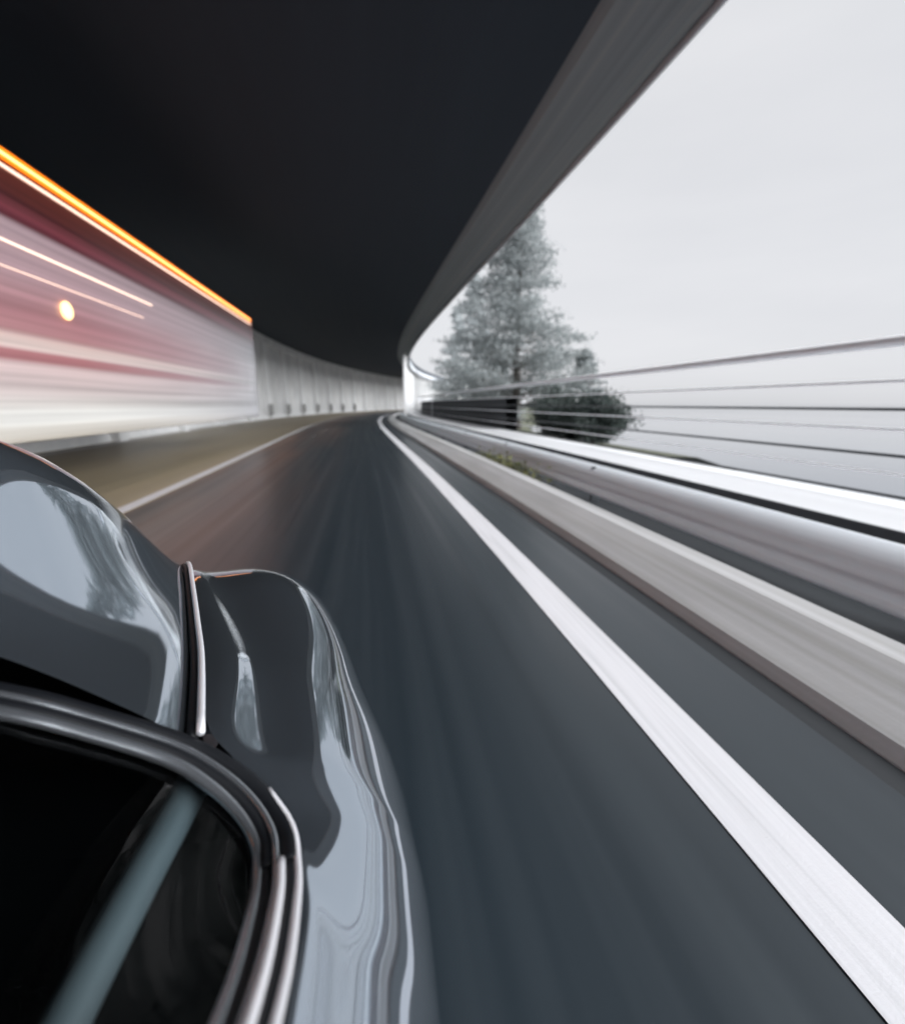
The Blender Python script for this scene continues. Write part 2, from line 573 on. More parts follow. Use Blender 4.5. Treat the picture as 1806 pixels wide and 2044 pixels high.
roof = empty('gallery_roof', at(30, -2, 5.8), 'dark concrete gallery roof overhanging the road, open on the lake side', 'roof')
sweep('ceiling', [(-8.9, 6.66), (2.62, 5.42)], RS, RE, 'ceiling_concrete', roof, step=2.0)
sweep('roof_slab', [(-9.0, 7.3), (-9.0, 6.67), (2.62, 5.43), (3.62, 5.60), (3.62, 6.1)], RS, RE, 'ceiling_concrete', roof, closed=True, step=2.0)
sweep('edge_beam', [(2.60, 5.425), (2.70, 5.33), (3.45, 5.16), (3.58, 5.17), (3.60, 5.58)], RS, RE, 'beam_concrete', roof, step=2.0)
sweep('edge_flashing', [(3.605, 5.10), (3.64, 5.10), (3.64, 5.62), (3.605, 5.62)], RS, RE, 'fascia_metal', roof, closed=True, step=2.0)
bm0 = None
for i in range(22):
    s = 43 + 3.5 * i
    bm = bmesh.new()
    p = at(s, 3.2)
    add_box(bm, p + Vector((0, 0, 2.6)), (0.28, 0.36, 5.2), -heading(s), 0.03)
    bm_obj('column', bm, 'pale_concrete', roof)

# ------------------------------------------------------------------ roadside barriers on the lake side
kerb = tag(sweep('concrete_kerb', [(1.71, -0.05), (1.712, 0.005), (1.75, 0.055), (2.05, 0.192), (2.17, 0.212), (2.20, 0.19), (2.20, -0.05)],
                 RS, RE, 'kerb_concrete', step=1.5), 'low weathered concrete kerb with sloping top below the steel guardrail', 'kerb')

gr = empty('guardrail', at(20, 2.7), 'grey galvanised steel guardrail beam running above the concrete kerb', 'guardrail')
ZB = 0.09
wp = [(2.74, 0.0), (2.68, 0.015), (2.655, 0.045), (2.67, 0.09), (2.735, 0.135), (2.755, 0.165), (2.735, 0.195), (2.75, 0.235), (2.80, 0.285), (2.87, 0.325), (2.93, 0.335)]
sweep('beam', [(o, ZB + z) for o, z in wp], RS, RE, 'galvanised', gr, step=1.5, smooth=True)
sweep('top_pipe', circle_prof(3.0, 0.358, 0.018), RS, RE, 'pale_rail_paint', gr, closed=True, step=1.5, smooth=True)
post0 = None
for i in range(44):
    s = -10 + 4.0 * i
    bm = bmesh.new()
    add_box(bm, at(s, 2.86) + Vector((0, 0, 0.19)), (0.10, 0.07, 0.44), -heading(s), 0.008)
    bm_obj('post', bm, 'dark_steel', gr)

walk = empty('walkway', at(20, 4.0), 'raised white walkway with a dark front edge beyond the guardrail', 'walkway')
sweep('deck', [(3.48, 0.364), (4.62, 0.36), (4.62, -0.6)], RS, RE, 'white_walkway', walk, step=1.5)
sweep('front_edge', [(3.46, 0.10), (3.46, 0.362), (3.478, 0.363), (3.478, 0.10)], RS, RE, 'dark_steel', walk, closed=True, step=1.5)

rail = empty('railing', at(20, 4.3, 0.39), 'pale and dark horizontal bar railing along the lake side of the walkway', 'railing')
BARS = [(1.705, 0.044, 'pale_rail_paint', 'top_rail'), (1.385, 0.013, 'pale_rail_paint', 'bar'), (1.155, 0.013, 'dark_steel', 'bar'),
        (0.99, 0.011, 'pale_rail_paint', 'bar'), (0.775, 0.014, 'dark_steel', 'bar'), (0.625, 0.010, 'pale_rail_paint', 'bar'),
        (0.44, 0.013, 'dark_steel', 'bar')]
for z, r, mt, nm in BARS:
    sweep(nm, circle_prof(4.3, z, r, 8), RS, RE, mt, rail, closed=True, step=1.5, smooth=True)
for i in range(6):
    s = 2.0 + 30.0 * i
    bm = bmesh.new()
    add_tube(bm, [at(s, 4.33, 0.385), at(s, 4.33, 1.69)], 0.014, 8)
    bm_obj('post', bm, 'pale_rail_paint', rail, True)

par = tag(sweep('parapet_wall', [(4.75, -0.6), (4.75, 1.40), (5.15, 1.42), (5.15, -3.3)], 16.5, RE, 'dark_stone', step=1.5),
          'dark stone parapet wall behind the far end of the railing', 'wall')

# bank at the foot of the parapet, sloping into the lake
tag(sweep('lake_bank', [(4.64, 0.25), (6.5, 0.15), (9.0, -0.6), (14.0, -1.6), (22.0, -3.4)], 9.0, RE, 'bank_soil', step=2.0), kind='structure')

# ------------------------------------------------------------------ vegetation


def leaf_cloud(bm, pts, size, rng):
    for p in pts:
        nrm = Vector((rng.uniform(-1, 1), rng.uniform(-1, 1), rng.uniform(-0.3, 1))).normalized()
        a = nrm.orthogonal().normalized()
        a.rotate(Matrix.Rotation(rng.uniform(0, 6.28), 3, nrm))
        b = nrm.cross(a)
        s1 = size * rng.uniform(0.6, 1.5)
        s2 = s1 * rng.uniform(0.4, 0.8)
        vs = [bm.verts.new(p + a * s1), bm.verts.new(p + b * s2), bm.verts.new(p - a * s1 * 0.9), bm.verts.new(p - b * s2)]
        bm.faces.new(vs)


def pine(loc, h, rad, seed, mat, label, group=None, nb=120, per=90, size=0.10):
    rng = random.Random(seed)
    t = empty('lakeside_tree', loc, label, 'tree', group)
    loc = Vector(loc)
    bm = bmesh.new()
    lean = rng.uniform(-0.03, 0.05)
    add_tube(bm, [loc + Vector((lean * h * u + 0.06 * math.sin(6 * u + seed), 0.05 * math.sin(5 * u), h * u)) for u in [i / 10 for i in range(11)]],
             [0.02 * h * (1 - 0.93 * i / 10) for i in range(11)], 8)
    cb = bmesh.new()
    for k in range(nb):
        u = 0.10 + 0.88 * (k + rng.random()) / nb
        ang = rng.uniform(0, 6.283)
        r = rad * (1 - u) ** 1.0 * rng.uniform(0.55, 1.12) + 0.12
        st = loc + Vector((lean * h * u, 0, h * u))
        d = Vector((math.cos(ang), math.sin(ang), rng.uniform(-0.12, 0.28)))
        en = st + d * r
        mid = st + d * r * 0.5 + Vector((0, 0, 0.04 * r))
        add_tube(bm, [st, mid, en], [0.012 * h * (1 - u) * 0.35 + 0.008, 0.012, 0.005], 5, caps=False)
        pts = []
        for _ in range(int(per * (0.35 + r / rad))):
            v = rng.uniform(0.2, 1.0) ** 0.85
            c = st + d * r * v
            sp = 0.045 * rad * (0.45 + 0.9 * math.sin(min(v, 1) * 2.9))
            pts.append(c + Vector((rng.gauss(0, sp), rng.gauss(0, sp), rng.gauss(0, sp * 0.5))))
        leaf_cloud(cb, pts, size, rng)
    bm_obj('trunk', bm, 'bark', t, True)
    bm_obj('crown', cb, mat, t)
    return t


def shrub(loc, h, rad, seed, mat, label, group=None, n=2600, size=0.05):
    rng = random.Random(seed)
    t = empty('lakeside_shrub', loc, label, 'shrub', group)
    loc = Vector(loc)
    bm, cb = bmesh.new(), bmesh.new()
    tips = []
    for k in range(16):
        ang = rng.uniform(0, 6.283)
        r = rad * rng.uniform(0.2, 1.0)
        en = loc + Vector((math.cos(ang) * r, math.sin(ang) * r, h * rng.uniform(0.45, 1.0) * (1.1 - 0.4 * r / rad)))
        add_tube(bm, [loc + Vector((0, 0, 0)), (loc + en) / 2 + Vector((0, 0, 0.15 * h)), en], [0.025, 0.014, 0.005], 5, caps=False)
        tips.append(en)
    pts = []
    for _ in range(n):
        e = rng.choice(tips)
        v = rng.uniform(0.25, 1.05)
        c = loc.lerp(e, v)
        pts.append(c + Vector((rng.gauss(0, 0.16 * rad), rng.gauss(0, 0.16 * rad), rng.gauss(0, 0.09 * h))))
    leaf_cloud(cb, pts, size, rng)
    bm_obj('stems', bm, 'bark', t, True)
    bm_obj('foliage', cb, mat, t)
    return t


# one tall tapering tree whose crown climbs to the roof edge, and lower ones hidden in part behind the gallery
pine((8.55, 30.0, -0.8), 14.2, 6.6, 3, 'foliage_grey', 'tall tapering grey-green tree whose top reaches the gallery roof edge', nb=230, per=230, size=0.075)
pine((12.2, 29.0, -1.2), 5.6, 2.6, 5, 'foliage_grey', 'lower grey-green tree at the lake-side foot of the tall tree', nb=90, per=90, size=0.08)
pine((8.9, 46.0, -0.6), 13.0, 4.8, 9, 'foliage_pale', 'pale misty tree standing just left of the tall tree behind the railing', nb=130, per=130, size=0.10)
pine((10.6, 66.0, -0.6), 14.0, 4.6, 12, 'foliage_pale', 'far pale tree beside the roof edge, farthest along the lake bank', nb=110, per=110, size=0.13)
i = 0
for (x, y, h, rd) in ((5.75, 12.9, 1.45, 0.85), (6.3, 14.0, 1.35, 0.9), (5.9, 14.6, 1.5, 0.9), (6.0, 16.4, 1.55, 1.0), (7.4, 16.0, 1.6, 1.1), (6.9, 18.5, 1.7, 1.1)):
    shrub((x, y, 0.08), h, rd, 20 + i, 'foliage_dark', 'dark leafy shrub seen through the railing bars below the trees', 'shrubs behind the railing', n=4200)
    i += 1

# weeds in the kerb joint: one mossy strip
rng = random.Random(4)
bm = bmesh.new()
pts = [at(rng.gauss(8.6, 0.9), rng.gauss(2.40, 0.06), abs(rng.gauss(0.0, 0.12))) for _ in range(1100)]
leaf_cloud(bm, pts, 0.03, rng)
tag(bm_obj('weeds', bm, 'moss'), 'olive green weeds growing behind the kerb under the guardrail', 'weeds', kind='stuff')

# ------------------------------------------------------------------ pale gallery across the bay
fg = empty('distant_gallery', (0, 0, 0), 'small pale building with square openings beyond the railing near the bend', 'building')
# ------------------------------------------------------------------ hazard boards at the wall foot


def hazard_board(s, off=-7.72):
    t = empty('hazard_board', at(s, off), None, 'sign', 'striped hazard boards along the wall')
    hd = heading(s)
    bm = bmesh.new()
    c = at(s, off, 0.72)
    add_box(bm, c, (0.42, 0.03, 0.95), -hd, 0.004)
    bm_obj('board', bm, 'board_white', t)
    bm = bmesh.new()
    fw = Vector((math.sin(hd), math.cos(hd), 0))
    rt = Vector((math.cos(hd), -math.sin(hd), 0))
    for k in range(4):
        z0 = 0.27 + 0.235 * k
        q = [(-0.20, z0), (0.20, z0 + 0.14), (0.20, z0 + 0.26 if z0 + 0.26 < 1.18 else 1.18), (-0.20, z0 + 0.12)]
        vs = [bm.verts.new(at(s, off) + rt * a - fw * 0.019 + Vector((0, 0, b))) for a, b in q]
        bm.faces.new(vs)
    bm_obj('stripe', bm, 'board_black', t)
    bm = bmesh.new()
    add_tube(bm, [at(s, off, 0) + fw * 0.03, at(s, off, 1.1) + fw * 0.03], 0.025, 8)
    bm_obj('pole', bm, 'dark_steel', t)
    return t


for s in BUT[4:11]:
    tag(hazard_board(s - 0.6), 'black and white diagonally striped board at the foot of a wall buttress')

# ------------------------------------------------------------------ oncoming lorry trailer
TX, TW = -3.75, 2.5
ty0, ty1 = -7.0, 17.6
lor = empty('lorry_trailer', (TX - TW / 2, 6, 0), 'long red, pink and white box trailer with glowing amber light-trail strips along its roof edge', 'trailer')
bm = bmesh.new()
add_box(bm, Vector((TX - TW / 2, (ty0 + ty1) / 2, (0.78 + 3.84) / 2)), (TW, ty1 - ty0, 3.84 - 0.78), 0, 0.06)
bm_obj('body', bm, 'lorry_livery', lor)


def strip(name, z, hgt, y0, y1, mat, proud=0.02):
    bm = bmesh.new()
    add_box(bm, Vector((TX + proud / 2 + 0.001, (y0 + y1) / 2, z)), (proud, y1 - y0, hgt), 0, 0.004)
    return bm_obj(name, bm, mat, lor)


strip('amber_light_trail', 3.745, 0.105, ty0, ty1 - 0.3, 'amber_glow', 0.03)  # glowing bars added in the shape of passing lamps' light trails
strip('light_trail_core', 3.735, 0.022, ty0, ty1 - 0.4, 'amber_core', 0.045)
strip('white_light_trail', 3.625, 0.028, ty0, ty1 - 0.3, 'white_glow', 0.02)
strip('side_light_trail', 2.865, 0.022, ty0, 9.9, 'white_glow', 0.015)
strip('thin_light_trail', 2.60, 0.010, ty0, 9.5, 'white_glow', 0.010)  # thin light streak drawn as a glowing bar
bm = bmesh.new()
bmesh.ops.create_uvsphere(bm, u_segments=20, v_segments=12, radius=0.11, matrix=Matrix.Translation((TX + 0.02, 7.25, 2.33)) @ Matrix.Diagonal((0.4, 1, 1, 1)))
bm_obj('side_marker_lamp', bm, 'marker_glow', lor, True)
bm = bmesh.new()
add_box(bm, Vector((TX - TW / 2, (ty0 + ty1) / 2, 0.735)), (0.8, ty1 - ty0 - 1.2, 0.08), 0, 0.01)
bm_obj('chassis', bm, 'chassis', lor)
for y in (1.9, 3.25):
    for x in (TX - 0.17, TX - TW + 0.17):
        bm = bmesh.new()
        bmesh.ops.create_cone(bm, cap_ends=True, segments=32, radius1=0.46, radius2=0.46, depth=0.30,
                              matrix=Matrix.Translation((x, y, 0.46)) @ Matrix.Rotation(math.pi / 2, 4, 'Y'))
        bmesh.ops.bevel(bm, geom=[e for e in bm.edges if len(e.link_faces) == 2 and e.calc_face_angle(0) > 1.0], offset=0.05, segments=3, affect='EDGES')
        wo = bm_obj('wheel', bm, 'tyre', lor, True)
        bm = bmesh.new()
        sx = 1 if x > TX - 1 else -1
        bmesh.ops.create_cone(bm, cap_ends=True, segments=24, radius1=0.27, radius2=0.20, depth=0.05,
                              matrix=Matrix.Translation((x + sx * 0.165, y, 0.46)) @ Matrix.Rotation(sx * math.pi / 2, 4, 'Y'))
        bm_obj('rim', bm, 'lorry_grey', wo, True)

# ------------------------------------------------------------------ car
CX = -0.80                                       # centre plane of the car
car = empty('car', (CX, 0.0, 0.0), 'dark slate-blue rounded car with glossy paint, seen over its bonnet and wing', 'car')


def interp(tab, y):
    """tab: rows (y, a, b, ...) sorted by falling y; Hermite interpolation."""
    if y >= tab[0][0]:
        return tab[0][1:]
    if y <= tab[-1][0]:
        return tab[-1][1:]
    for i in range(len(tab) - 1):
        y0, y1 = tab[i][0], tab[i + 1][0]
        if y1 <= y <= y0:
            u = (y - y0) / (y1 - y0)
            res = []
            for j in range(1, len(tab[0])):
                p0, p1 = tab[i][j], tab[i + 1][j]
                d = (p1 - p0) / (y1 - y0)
                m0 = d if i == 0 else 0.5 * (d + (p0 - tab[i - 1][j]) / (y0 - tab[i - 1][0]))
                m1 = d if i + 2 >= len(tab) else 0.5 * (d + (tab[i + 2][j] - p1) / (tab[i + 2][0] - y1))
                if i > 0 and (p0 - tab[i - 1][j]) * (p1 - p0) <= 0:
                    m0 = 0
                if i + 2 < len(tab) and (tab[i + 2][j] - p1) * (p1 - p0) <= 0:
                    m1 = 0
                hh = y1 - y0
                res.append((2 * u ** 3 - 3 * u * u + 1) * p0 + (u ** 3 - 2 * u * u + u) * hh * m0 + (-2 * u ** 3 + 3 * u * u) * p1 + (u ** 3 - u * u) * hh * m1)
            return tuple(res)


def grid_mesh(name, rows, mat, parent, sub=2, thick=0.0):
    bm = bmesh.new()
    V = [[bm.verts.new(p) for p in r] for r in rows]
    for i in range(len(V) - 1):
        for j in range(len(V[0]) - 1):
            bm.faces.new((V[i][j], V[i][j + 1], V[i + 1][j + 1], V[i + 1][j]))
    bmesh.ops.recalc_face_normals(bm, faces=bm.faces[:])
    o = bm_obj(name, bm, mat, parent, True)
    if sub:
        md = o.modifiers.new('sub', 'SUBSURF')
        md.levels = sub
        md.render_levels = sub
    if thick:
        md = o.modifiers.new('solid', 'SOLIDIFY')
        md.thickness = thick
        md.offset = -1
    return o


def mir(p):
    return (2 * CX - p[0], p[1], p[2])


# bonnet: long rows from the centre line out to the seam, rear (windscreen) to nose
HOOD = [
    [(-0.800, 0.512, 1.130), (-0.800, 0.660, 1.190), (-0.800, 0.800, 1.185), (-0.800, 0.960, 1.140), (-0.800, 1.110, 1.065), (-0.800, 1.210, 0.985), (-0.800, 1.420, 0.860), (-0.800, 1.510, 0.700), (-0.800, 1.550, 0.530)],
    [(-0.600, 0.512, 1.095), (-0.590, 0.660, 1.185), (-0.590, 0.800, 1.160), (-0.600, 0.960, 1.095), (-0.600, 1.110, 1.000), (-0.620, 1.210, 0.920), (-0.650, 1.380, 0.810), (-0.680, 1.470, 0.665), (-0.690, 1.510, 0.530)],
    [(-0.500, 0.510, 1.055), (-0.465, 0.660, 1.165), (-0.465, 0.800, 1.140), (-0.460, 0.960, 1.030), (-0.475, 1.110, 0.900), (-0.515, 1.210, 0.858), (-0.575, 1.345, 0.765), (-0.615, 1.435, 0.640), (-0.628, 1.475, 0.530)],
    [(-0.430, 0.508, 0.988), (-0.420, 0.660, 1.065), (-0.425, 0.800, 1.055), (-0.432, 0.960, 0.975), (-0.450, 1.110, 0.885), (-0.490, 1.210, 0.845), (-0.552, 1.330, 0.752), (-0.600, 1.420, 0.630), (-0.613, 1.460, 0.530)],
    [(-0.355, 0.503, 0.960), (-0.370, 0.660, 0.965), (-0.390, 0.800, 0.965), (-0.412, 0.960, 0.925), (-0.437, 1.110, 0.872), (-0.476, 1.210, 0.838), (-0.540, 1.320, 0.745), (-0.588, 1.410, 0.626), (-0.603, 1.450, 0.530)],
    [(-0.275, 0.496, 0.913), (-0.310, 0.660, 0.900), (-0.345, 0.800, 0.895), (-0.387, 0.960, 0.880), (-0.427, 1.110, 0.860), (-0.466, 1.210, 0.830), (-0.528, 1.320, 0.740), (-0.578, 1.410, 0.622), (-0.593, 1.450, 0.530)],
    [(-0.199, 0.492, 0.864), (-0.251, 0.660, 0.857), (-0.301, 0.800, 0.852), (-0.360, 0.960, 0.849), (-0.419, 1.110, 0.847), (-0.458, 1.210, 0.822), (-0.520, 1.320, 0.735), (-0.570, 1.410, 0.620), (-0.585, 1.450, 0.530)],
    [(-0.201, 0.492, 0.844), (-0.253, 0.660, 0.837), (-0.303, 0.800, 0.832), (-0.362, 0.960, 0.829), (-0.421, 1.110, 0.827), (-0.460, 1.210, 0.802), (-0.522, 1.320, 0.715), (-0.572, 1.410, 0.600), (-0.587, 1.450, 0.510)],
]
HOOD = [[Vector(p) for p in catmull(r, 3)] for r in HOOD]
left = [[Vector(mir(p)) for p in r] for r in HOOD[1:]]
grid_mesh('bonnet', list(reversed(left)) + HOOD, 'car_paint', car, 2)

# front wing and side: (y, x, z) rows from the seam outwards and down
SEAM_OFF = 0.014
F = [
    [(1.430, -0.550, 0.500), (1.360, -0.525, 0.700), (1.270, -0.478, 0.782), (1.156, -0.420, 0.838), (0.975, -0.351, 0.842), (0.804, -0.288, 0.846), (0.668, -0.239, 0.852), (0.520, -0.193, 0.860), (0.485, -0.160, 0.846), (0.455, -0.122, 0.818), (0.436, -0.101, 0.803), (0.378, -0.081, 0.803), (0.333, -0.070, 0.805), (0.252, -0.067, 0.820), (0.000, -0.070, 0.835), (-1.200, -0.090, 0.850), (-2.000, -0.160, 0.850), (-2.450, -0.300, 0.800)],
    [(1.430, -0.530, 0.490), (1.360, -0.505, 0.690), (1.270, -0.455, 0.778), (1.156, -0.406, 0.838), (0.975, -0.322, 0.842), (0.804, -0.247, 0.845), (0.668, -0.200, 0.851), (0.520, -0.168, 0.858), (0.485, -0.142, 0.842), (0.455, -0.110, 0.816), (0.436, -0.092, 0.801), (0.378, -0.073, 0.801), (0.333, -0.061, 0.803), (0.252, -0.059, 0.817), (0.000, -0.061, 0.832), (-1.200, -0.080, 0.847), (-2.000, -0.150, 0.846), (-2.450, -0.295, 0.796)],
    [(1.450, -0.500, 0.480), (1.380, -0.470, 0.680), (1.280, -0.425, 0.770), (1.156, -0.378, 0.824), (0.975, -0.300, 0.818), (0.804, -0.224, 0.818), (0.668, -0.176, 0.826), (0.520, -0.138, 0.829), (0.485, -0.122, 0.834), (0.455, -0.098, 0.813), (0.436, -0.084, 0.799), (0.378, -0.067, 0.798), (0.333, -0.056, 0.799), (0.252, -0.053, 0.812), (0.000, -0.056, 0.827), (-1.200, -0.070, 0.842), (-2.000, -0.140, 0.840), (-2.450, -0.290, 0.790)],
    [(1.460, -0.380, 0.460), (1.410, -0.360, 0.680), (1.310, -0.330, 0.785), (1.156, -0.285, 0.829), (0.975, -0.235, 0.818), (0.804, -0.172, 0.814), (0.668, -0.127, 0.820), (0.520, -0.095, 0.824), (0.485, -0.088, 0.823), (0.455, -0.074, 0.805), (0.436, -0.061, 0.794), (0.378, -0.050, 0.791), (0.333, -0.043, 0.787), (0.252, -0.040, 0.797), (0.000, -0.042, 0.811), (-1.200, -0.045, 0.822), (-2.000, -0.120, 0.820), (-2.450, -0.270, 0.760)],
    [(1.450, -0.280, 0.440), (1.410, -0.265, 0.660), (1.310, -0.240, 0.765), (1.156, -0.198, 0.810), (0.975, -0.145, 0.806), (0.804, -0.106, 0.800), (0.668, -0.074, 0.802), (0.520, -0.050, 0.811), (0.485, -0.042, 0.803), (0.455, -0.030, 0.788), (0.436, -0.024, 0.780), (0.378, -0.016, 0.769), (0.333, -0.011, 0.762), (0.252, -0.008, 0.768), (0.000, -0.010, 0.780), (-1.200, -0.010, 0.790), (-2.000, -0.080, 0.770), (-2.450, -0.240, 0.710)],
    [(1.400, -0.210, 0.420), (1.360, -0.190, 0.600), (1.270, -0.155, 0.705), (1.156, -0.128, 0.745), (0.975, -0.082, 0.757), (0.804, -0.046, 0.750), (0.668, -0.012, 0.742), (0.520, 0.011, 0.737), (0.485, 0.015, 0.734), (0.455, 0.017, 0.731), (0.436, 0.018, 0.728), (0.378, 0.019, 0.722), (0.333, 0.018, 0.718), (0.252, 0.017, 0.720), (0.000, 0.016, 0.725), (-1.200, 0.020, 0.730), (-2.000, -0.040, 0.710), (-2.450, -0.210, 0.660)],
    [(1.330, -0.170, 0.400), (1.300, -0.150, 0.520), (1.240, -0.125, 0.610), (1.156, -0.102, 0.655), (0.975, -0.055, 0.650), (0.804, -0.012, 0.645), (0.668, 0.029, 0.640), (0.520, 0.045, 0.640), (0.485, 0.049, 0.640), (0.455, 0.050, 0.640), (0.436, 0.050, 0.640), (0.378, 0.050, 0.640), (0.333, 0.050, 0.640), (0.252, 0.049, 0.640), (0.000, 0.046, 0.640), (-1.200, 0.045, 0.640), (-2.000, -0.010, 0.640), (-2.450, -0.190, 0.600)],
    [(1.280, -0.160, 0.360), (1.250, -0.145, 0.420), (1.200, -0.120, 0.470), (1.126, -0.104, 0.490), (0.975, -0.065, 0.490), (0.804, -0.022, 0.490), (0.668, 0.016, 0.490), (0.520, 0.038, 0.490), (0.485, 0.043, 0.490), (0.455, 0.043, 0.490), (0.436, 0.042, 0.490), (0.378, 0.040, 0.490), (0.333, 0.039, 0.490), (0.252, 0.039, 0.490), (0.000, 0.038, 0.490), (-1.200, 0.035, 0.490), (-2.000, -0.020, 0.490), (-2.450, -0.200, 0.480)],
    [(1.260, -0.180, 0.300), (1.230, -0.165, 0.300), (1.180, -0.145, 0.300), (1.106, -0.130, 0.300), (0.975, -0.100, 0.280), (0.804, -0.060, 0.260), (0.668, -0.025, 0.250), (0.520, -0.005, 0.240), (0.485, 0.000, 0.230), (0.455, 0.000, 0.230), (0.436, 0.000, 0.230), (0.378, 0.000, 0.220), (0.333, 0.000, 0.220), (0.252, 0.000, 0.220), (0.000, 0.000, 0.220), (-1.200, 0.000, 0.220), (-2.000, -0.050, 0.240), (-2.450, -0.220, 0.300)],
]
NF = len(F[0])
rows = []
for r in F:
    rows.append(catmull([(x, y, z) for (y, x, z) in r], 2))
grid_mesh('wing', rows, 'car_paint', car, 2)
grid_mesh('wing', [[Vector(mir(p)) for p in r] for r in rows], 'car_paint', car, 2)

# nose panel and tail closing the shell low down
bm = bmesh.new()
add_box(bm, Vector((CX, 1.38, 0.42)), (1.15, 0.20, 0.22), 0, 0.05)
bm_obj('front_bumper', bm, 'car_paint', car, True)
bm = bmesh.new()
add_box(bm, Vector((CX, -2.42, 0.55)), (1.25, 0.16, 0.5), 0, 0.06)
bm_obj('tail_panel', bm, 'car_paint', car, True)

# dark tub: closes the joints and the cabin floor
bm = bmesh.new()
prof = [(1.25, 0.62, 0.26), (1.15, 0.80, 0.34), (0.95, 0.815, 0.42), (0.70, 0.82, 0.53), (0.53, 0.82, 0.60), (0.46, 0.765, 0.655), (0.25, 0.70, 0.71), (-0.6, 0.68, 0.72), (-2.2, 0.68, 0.60)]
rg = []
for y, z, hw in prof:
    rg.append([bm.verts.new((CX + u * hw, y, z - (0.12 if abs(u) == 1 else 0) * 0)) for u in (-1, -0.5, 0, 0.5, 1)] +
              [bm.verts.new((CX + hw, y, 0.25)), bm.verts.new((CX - hw, y, 0.25))])
for i in range(len(rg) - 1):
    for k in range(7):
        bm.faces.new((rg[i][k], rg[i][(k + 1) % 7], rg[i + 1][(k + 1) % 7], rg[i + 1][k]))
bm.faces.new(rg[0])
bm.faces.new(list(reversed(rg[-1])))
bmesh.ops.recalc_face_normals(bm, faces=bm.faces[:])
bm_obj('cabin_tub', bm, 'cabin_black', car)

# bright seam strip on each side of the bonnet
for mirror in (False, True):
    pts = [(-0.188, 0.492, 0.868), (-0.243, 0.668, 0.863), (-0.292, 0.804, 0.858), (-0.355, 0.975, 0.855), (-0.424, 1.156, 0.849), (-0.484, 1.27, 0.795)]
    if mirror:
        pts = [mir(p) for p in pts]
    bm = bmesh.new()
    add_tube(bm, catmull(pts, 6), [0.0042] * 31, 10)
    bm_obj('bonnet_strip', bm, 'chrome', car, True)
    pts = [(x - (-0.009 if mirror else 0.009), y, z - 0.006) for x, y, z in pts]
    bm = bmesh.new()
    add_tube(bm, catmull(pts, 6), 0.0055, 8)
    bm_obj('seam_rubber', bm, 'rubber', car, True)

# windscreen frame: rubber, two satin trims, bright pillar strip; drawn for the right half then mirrored
EDGE = [(-0.80, 0.455, 1.040), (-0.60, 0.457, 1.010), (-0.45, 0.460, 0.975), (-0.339, 0.462, 0.940), (-0.279, 0.469, 0.908), (-0.208, 0.472, 0.868), (-0.163, 0.460, 0.842), (-0.130, 0.440, 0.822),
        (-0.108, 0.412, 0.810), (-0.098, 0.375, 0.812), (-0.090, 0.325, 0.828), (-0.084, 0.235, 0.862), (-0.088, 0.10, 0.925), (-0.12, -0.2, 1.065), (-0.20, -0.52, 1.19)]


def frame_tube(name, off_out, dz, r, mat, i0=0, i1=None):
    pts = [Vector(p) for p in EDGE]
    cen = Vector((CX, 0.0, 1.0))
    o = []
    for i, p in enumerate(pts):
        d = pts[min(i + 1, len(pts) - 1)] - pts[max(i - 1, 0)]
        nrm = Vector((d.y, -d.x, 0)) * -1.0
        nrm.normalize()
        if (p - cen).dot(nrm) < 0:
            nrm = -nrm
        o.append(p + nrm * off_out + Vector((0, 0, dz)))
    o = o[i0:i1]
    bm = bmesh.new()
    c = catmull(o, 5)
    add_tube(bm, c, r, 12)
    if i0 == 0:
        add_tube(bm, [mir(p) for p in c], r, 12)
    return bm_obj(name, bm, mat, car, True)


frame_tube('screen_seal', 0.014, -0.006, 0.010, 'rubber', 0, 10)
frame_tube('screen_gasket', -0.005, -0.004, 0.0075, 'rubber', 0, 10)
frame_tube('screen_trim', 0.002, 0.003, 0.0034, 'satin_trim')
frame_tube('inner_trim', -0.013, -0.004, 0.0062, 'satin_trim')
frame_tube('pillar_strip', 0.006, 0.004, 0.0040, 'chrome', 9)
frame_tube('waist_strip', 0.0195, 0.0, 0.0033, 'chrome', 7)
frame_tube('pillar_seal', 0.013, -0.003, 0.006, 'rubber', 9)
frame_tube('pillar_seal', -0.006, -0.004, 0.006, 'rubber', 9)

# windscreen glass
pts = catmull(EDGE, 4)
k0 = next(i for i, p in enumerate(pts) if p.y < 0.40 and p.z < 0.83 and p.x > -0.11)
bot = pts[:k0 + 1]
top_y = -0.52
gl_rows = []
NB = len(bot)
for v in range(9):
    u = v / 8.0
    row = []
    for i, p in enumerate(bot):
        q = i / (NB - 1)
        tx = CX + (q ** 0.9) * (-0.20 - CX)
        tp = Vector((tx, top_y + 0.03 * q, 1.245 - 0.055 * q * q))
        b0 = p + Vector((-0.012 * q, -0.012, -0.008))
        c = b0.lerp(tp, u)
        c.z += 0.035 * math.sin(math.pi * u) * (1 - q * 0.7)
        row.append(c)
    gl_rows.append(row)
# keep the glass edge on the pillar line
pil = [p for p in pts[k0:]]
for v in range(9):
    u = v / 8.0
    tgt = pil[min(len(pil) - 1, int(round(u * (len(pil) - 1))))]
    last = gl_rows[v][-1]
    dlt = tgt + Vector((-0.010, 0, -0.008)) - last
    for i in range(NB):
        q = i / (NB - 1)
        gl_rows[v][i] += dlt * (q ** 4)
full = [[Vector(mir(p)) for p in reversed(r[1:])] + r for r in gl_rows]
grid_mesh('windscreen', full, 'tinted_glass', car, 0)

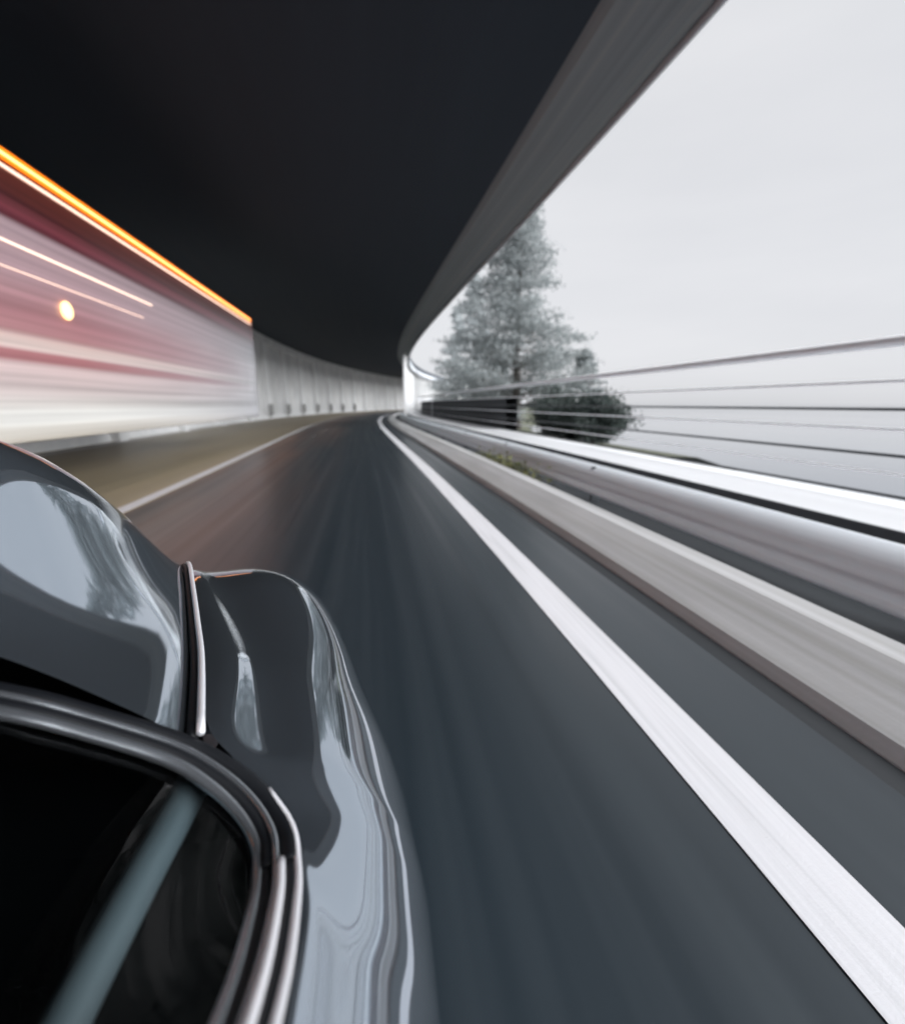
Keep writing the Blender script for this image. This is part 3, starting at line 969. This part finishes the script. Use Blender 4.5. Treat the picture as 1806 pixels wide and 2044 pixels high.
bm = bmesh.new()
add_tube(bm, catmull([(-0.190, 0.50, 0.833), (-0.197, 0.455, 0.818), (-0.211, 0.39, 0.800), (-0.225, 0.302, 0.780), (-0.25, 0.12, 0.74)], 5), 0.0165, 14)
bm_obj('inner_strut', bm, 'strut_grey', car, True)

# roof and rear window behind the camera
rr = []
for y, z, hw in ((-0.50, 1.235, 0.60), (-0.7, 1.26, 0.61), (-1.1, 1.25, 0.60), (-1.5, 1.17, 0.57), (-1.9, 1.03, 0.54), (-2.3, 0.87, 0.5), (-2.48, 0.72, 0.48)):
    rr.append([Vector((CX + u * hw, y, z - 0.06 * u * u - (0.04 if abs(u) == 1 else 0))) for u in (-1, -0.85, -0.5, 0, 0.5, 0.85, 1)])
grid_mesh('roof', rr, 'car_paint', car, 2)
for mirror in (False, True):
    a = [(-0.086, 0.20, 0.855), (-0.12, -0.2, 1.05), (-0.20, -0.52, 1.175), (-0.20, -1.1, 1.15), (-0.25, -1.7, 1.0), (-0.29, -2.1, 0.86)]
    b = [(-0.075, 0.19, 0.825), (-0.08, -0.2, 0.836), (-0.085, -0.52, 0.84), (-0.09, -1.1, 0.848), (-0.13, -1.7, 0.85), (-0.17, -2.05, 0.845)]
    if mirror:
        a = [mir(p) for p in a]
        b = [mir(p) for p in b]
    grid_mesh('side_window', [[Vector(p) for p in a], [Vector(p) for p in b]], 'rubber', car, 0)

# headlamps at the crest of each wing, and wheels
for sgn in (1, -1):
    cxx = CX + sgn * (CX * -1 - 0.31)
    hl = bmesh.new()
    ctr = Matrix.Translation((cxx, 1.405, 0.640)) @ Matrix.Rotation(R(-78), 4, 'X')
    bmesh.ops.create_uvsphere(hl, u_segments=24, v_segments=12, radius=0.085, matrix=ctr @ Matrix.Diagonal((1, 1, 0.35, 1)))
    h = bm_obj('headlight', hl, 'lamp_lens', car, True)
    rim = bmesh.new()
    prev = []
    for k in range(25):
        an = 2 * math.pi * k / 24
        prev.append(ctr @ Vector((0.093 * math.cos(an), 0.093 * math.sin(an), 0.0)))
    add_tube(rim, prev, 0.011, 8, caps=False)
    bm_obj('headlight_ring', rim, 'chrome', h, True)
for y in (0.86, -1.55):
    for sgn in (1, -1):
        x = CX + sgn * 0.57
        bm = bmesh.new()
        bmesh.ops.create_cone(bm, cap_ends=True, segments=32, radius1=0.30, radius2=0.30, depth=0.17,
                              matrix=Matrix.Translation((x, y, 0.30)) @ Matrix.Rotation(math.pi / 2, 4, 'Y'))
        bmesh.ops.bevel(bm, geom=[e for e in bm.edges if e.calc_face_angle(0) > 1.0], offset=0.03, segments=3, affect='EDGES')
        wo = bm_obj('wheel', bm, 'tyre', car, True)
        bm = bmesh.new()
        bmesh.ops.create_cone(bm, cap_ends=True, segments=24, radius1=0.19, radius2=0.15, depth=0.04,
                              matrix=Matrix.Translation((x + sgn * 0.09, y, 0.30)) @ Matrix.Rotation(sgn * math.pi / 2, 4, 'Y'))
        bm_obj('rim', bm, 'satin_trim', wo, True)

# ------------------------------------------------------------------ distant gallery geometry (beyond the bend, across the bay)
def far_gallery():
    base = Vector((13.2, 92.0, -3.0))
    bm = bmesh.new()
    W_, H0, H1 = 1.9, 3.6, 6.4
    for k in range(5):
        add_box(bm, base + Vector((k * W_, 0, (H0 + H1) / 2)), (0.30, 0.5, H1 - H0))
    add_box(bm, base + Vector((2 * W_, 0, H1 + 0.4)), (4 * W_ + 0.9, 0.9, 0.8))
    add_box(bm, base + Vector((2 * W_, 0, H0 / 2)), (4 * W_ + 0.9, 0.8, H0))
    bm_obj('front_frame', bm, 'pale_concrete', fg)
    bm = bmesh.new()
    add_box(bm, base + Vector((2 * W_, 2.5, (H0 + H1) / 2 + 0.3)), (4 * W_ + 0.9, 4.0, H1 - H0 + 0.9))
    bm_obj('rear_block', bm, 'wall_concrete', fg)


far_gallery()
